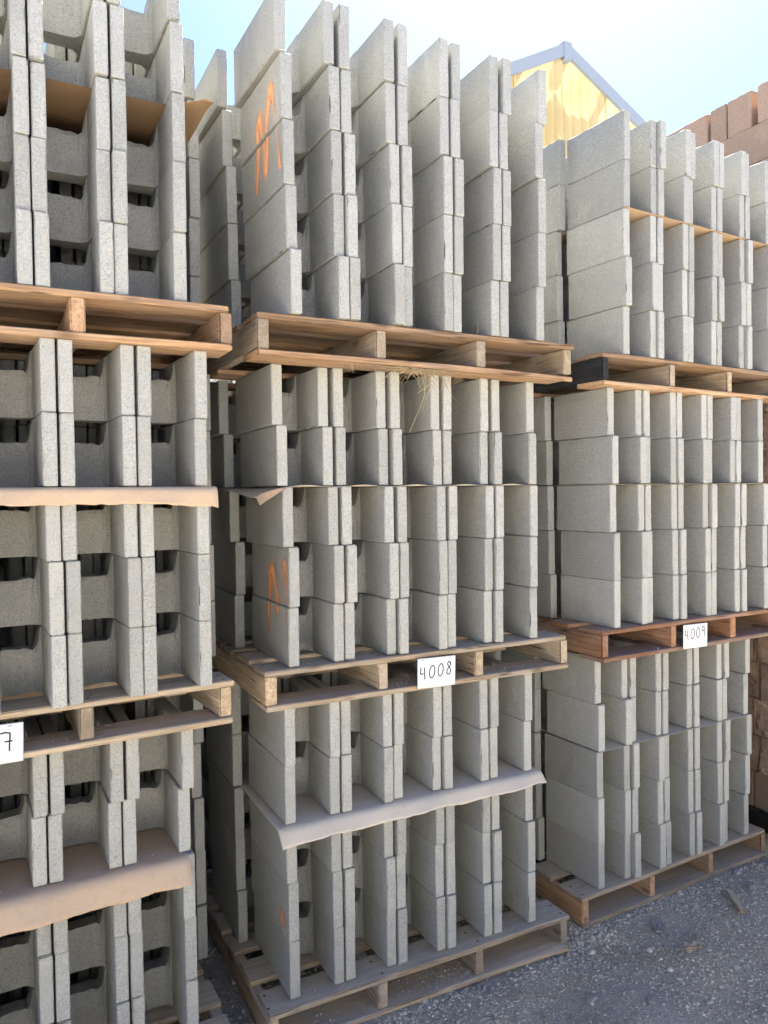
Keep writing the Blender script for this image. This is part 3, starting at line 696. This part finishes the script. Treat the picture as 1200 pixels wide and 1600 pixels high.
def stone(x, y, s, label, seed, flatz=.55, rot=0):
    r = np.random.default_rng(seed); V, F, ext, lo, hi = lattice(np.linspace(-1, 1, 6), np.linspace(-.7, .7, 5), np.linspace(-1, 1, 4))
    nrm = V/np.linalg.norm(V*np.array([1, 1.3, 1]), axis=1, keepdims=True)*np.array([1, .8, 1]); V = (V*.45+nrm*.55)*(1+r.normal(0, .07, (len(V), 1)))
    V = V*np.array([s, s*.8, s*flatz]); zz = float(ground_z(np.array([x]), np.array([y]))[0])
    o = link('stone', mesh('stone', V, F, MAT['stone']), loc=(x, y, zz+s*flatz*.45), rot=(r.uniform(-.2, .2), r.uniform(-.2, .2), rot)); tag(o, label, 'stone', 'loose stones on the gravel')
stone(1.26, -.375, .020, 'small pale oblong stone lying on the gravel near the bottom right', 1, .6, 1.0)
stone(1.10, -.262, .022, 'flat grey stone half sunk in the gravel before the 4009 pallet', 2, .3, .3)
stone(1.16, -.02, .016, 'small grey stone on gravel between the two front pallets', 3, .45, .3)
stone(2.24, -.04, .028, 'rounded light stone beside the plank scrap at the right edge', 4, .55, .8)
stone(2.30, .08, .024, 'grey stone at the far right edge of the gravel', 5, .5, .2)

def tube_path(pts, rad, sides=4):
    V, F = [], []; P = [Vector(p) for p in pts]
    for i, p in enumerate(P):
        d = (P[min(i+1, len(P)-1)]-P[max(i-1, 0)]).normalized(); a = d.cross(Vector((0, 0, 1)))
        if a.length < .01: a = d.cross(Vector((1, 0, 0)))
        a.normalize(); b = d.cross(a); k = rad*(1-.6*i/len(P))
        V += [p+a*k*math.cos(t*6.2832/sides)+b*k*math.sin(t*6.2832/sides) for t in range(sides)]
        if i: F += [((i-1)*sides+t, (i-1)*sides+(t+1) % sides, i*sides+(t+1) % sides, i*sides+t) for t in range(sides)]
    return V, F
def merge(parts):
    V, F = [], []
    for v, f in parts: n = len(V); V += list(v); F += [tuple(i+n for i in q) for q in f]
    return V, F
# scraps of wood on the gravel
zz = lambda x, y: float(ground_z(np.array([x]), np.array([y]))[0])
o = link('plank_scrap', board_mesh(.17, .034, .014, np.random.default_rng(9), MAT['wood_grey'], 0), loc=(2.02, -.185, zz(2.05, -.15)+.010), rot=(.1, -.03, 1.02)); tag(o, 'short weathered plank scrap on the gravel at the right edge', 'plank')
o = link('wood_splinter', board_mesh(.075, .012, .006, np.random.default_rng(10), MAT['wood_grey'], 0), loc=(1.60, -.235, zz(1.6, -.23)+.010), rot=(0, .05, -.25)); tag(o, 'thin wood splinter lying on gravel before the 4009 pallet', 'splinter')
o = link('concrete_chip', mesh('concrete_chip', *tan_geo(.07, .03, .018, 77, True), MAT['stone']), loc=(1.60, -.085, zz(1.6, -.1)+.004), rot=(.05, .1, -.75)); tag(o, 'pale broken concrete chip on gravel before the 4009 pallet', 'concrete chip')
# dry grass litter
def litter(cx, cy, n, spread, seed, label, lo=.05, hi=.14):
    r = np.random.default_rng(seed); parts = []
    for _ in range(n):
        x, y = cx+r.normal(0, spread), cy+r.normal(0, spread*.6); a = r.uniform(0, 6.28); L = r.uniform(lo, hi); h = zz(x, y)+.006; k = r.normal(0, 3); pts = []
        for s in np.linspace(0, 1, 6): pts.append((x+L*s*math.cos(a+k*s*L), y+L*s*math.sin(a+k*s*L), h+.006*math.sin(3.14*s)*r.uniform(.3, 1.6)))
        parts.append(tube_path(pts, .0011, 3))
    o = link('dry_grass', mesh('dry_grass', *merge(parts), MAT['straw'])); tag(o, label, 'dry grass', kind='stuff')
litter(1.42, -.10, 34, .10, 1, 'dry grass stalks scattered on gravel before the 4009 pallet')
litter(.95, -.19, 9, .09, 2, 'few dry twigs on the gravel right of the 4008 pallet', .08, .2)
litter(1.75, -.28, 12, .16, 3, 'sparse dry stalks on the gravel at lower right')
litter(1.12, -.14, 7, .02, 4, 'small tan tuft of dead grass on the gravel', .02, .05)

# straw hanging below the 4008 top pallet
def straw_tuft():
    r = np.random.default_rng(6); parts = []; Mx = unit_m('B3'); z0 = .0
    for _ in range(95):
        x = .575+r.normal(0, .055); y = r.uniform(-.004, .05); a = r.uniform(-.5, .5)+(3.14 if r.random() < .5 else 0); L = r.uniform(.03, .10); dz = r.uniform(-.95, .15)
        parts.append(tube_path([Mx @ Vector((x+L*s*math.cos(a), y+L*s*math.sin(a)*.3-.01*s, z0-.006+dz*L*s*s)) for s in np.linspace(0, 1, 6)], .0010, 3))
    for x, L, k in ((.565, .205, -.045), (.55, .12, .03), (.63, .10, .06), (.60, .08, -.05), (.53, .06, .02), (.585, .13, -.02), (.66, .07, -.03), (.645, .055, .03)):
        parts.append(tube_path([Mx @ Vector((x+k*s*s*1.2+.008*math.sin(5*s), -.012-.01*s, -.012-L*s)) for s in np.linspace(0, 1, 8)], .0015, 3))
    o = link('straw_tuft', mesh('straw_tuft', *merge(parts), MAT['straw'])); tag(o, 'tuft of dry straw hanging below the 4008 stack top pallet', 'straw')
    parts = []
    for _ in range(26):
        x = .28+r.uniform(0, .16); L = r.uniform(.008, .035); k = r.normal(0, .012)
        parts.append(tube_path([Mx @ Vector((x+k*s, .004-.012*s, -.003-L*s)) for s in np.linspace(0, 1, 5)], .0009, 3))
    o = link('straw_wisp', mesh('straw_wisp', *merge(parts), MAT['straw'])); tag(o, 'thin straw wisps left of the hanging straw tuft', 'straw', kind='stuff')
    for x, y, lab in ((.80, .02, 'dry grass blade standing on the 4008 top pallet between blocks'), (1.15, .06, 'dry grass blade at the right end of the 4008 top pallet')):
        V, F = tube_path([Mx @ Vector((x+.004*math.sin(4*s), y-.01*s, HP+.055*s)) for s in np.linspace(0, 1, 6)], .0010, 3)
        o = link('grass_blade', mesh('grass_blade', V, F, MAT['straw'])); tag(o, lab, 'grass blade')
straw_tuft()

# concrete crumbs lying on the pallets and paper
def crumbs():
    r = np.random.default_rng(31); P = []
    def add(u, n, x0, x1, y0, y1, z):
        Mx = np.array(unit_m(u)); q = np.stack([r.uniform(x0, x1, n), r.uniform(y0, y1, n), np.full(n, z), np.ones(n)], 1) @ Mx.T; P.append(np.concatenate([q[:, :3], .0008+.0032*r.uniform(0, 1, (n, 1))**4], 1))
    add('B1', 160, .05, .5, -.0, .12, .0195); add('B1', 350, .5, .8, .0, .13, .0195); add('B1', 110, .1, 1.15, .01, .13, .1285); add('B2', 200, .45, 1.15, .01, .13, .0195); add('B2', 70, .1, 1.15, .01, .12, .1285)
    add('A2', 90, .5, 1.2, .01, .13, .0195); add('A2', 30, .5, 1.15, .01, .13, .1285); add('A1', 170, .45, 1.0, .06, .18, HP+3*CH+.003); add('C1', 60, .1, 1.15, .01, .13, .1285); add('C2', 60, .1, 1.15, .01, .13, .0195)
    P = np.concatenate(P); n = len(P); V = ICO_V[None]*(1+r.normal(0, .18, (n, 12, 1)))*P[:, None, 3:4]+P[:, None, :3]+np.array([0, 0, 1])*P[:, None, 3:4]*.5
    F = (ICO_F[None]+(np.arange(n)*12)[:, None, None]).reshape(-1, 3)
    o = link('concrete_crumbs', big_mesh('concrete_crumbs', V.reshape(-1, 3), F, MAT['stone'])); tag(o, 'pale concrete crumbs scattered on the pallets', 'crumbs', kind='stuff')
crumbs()
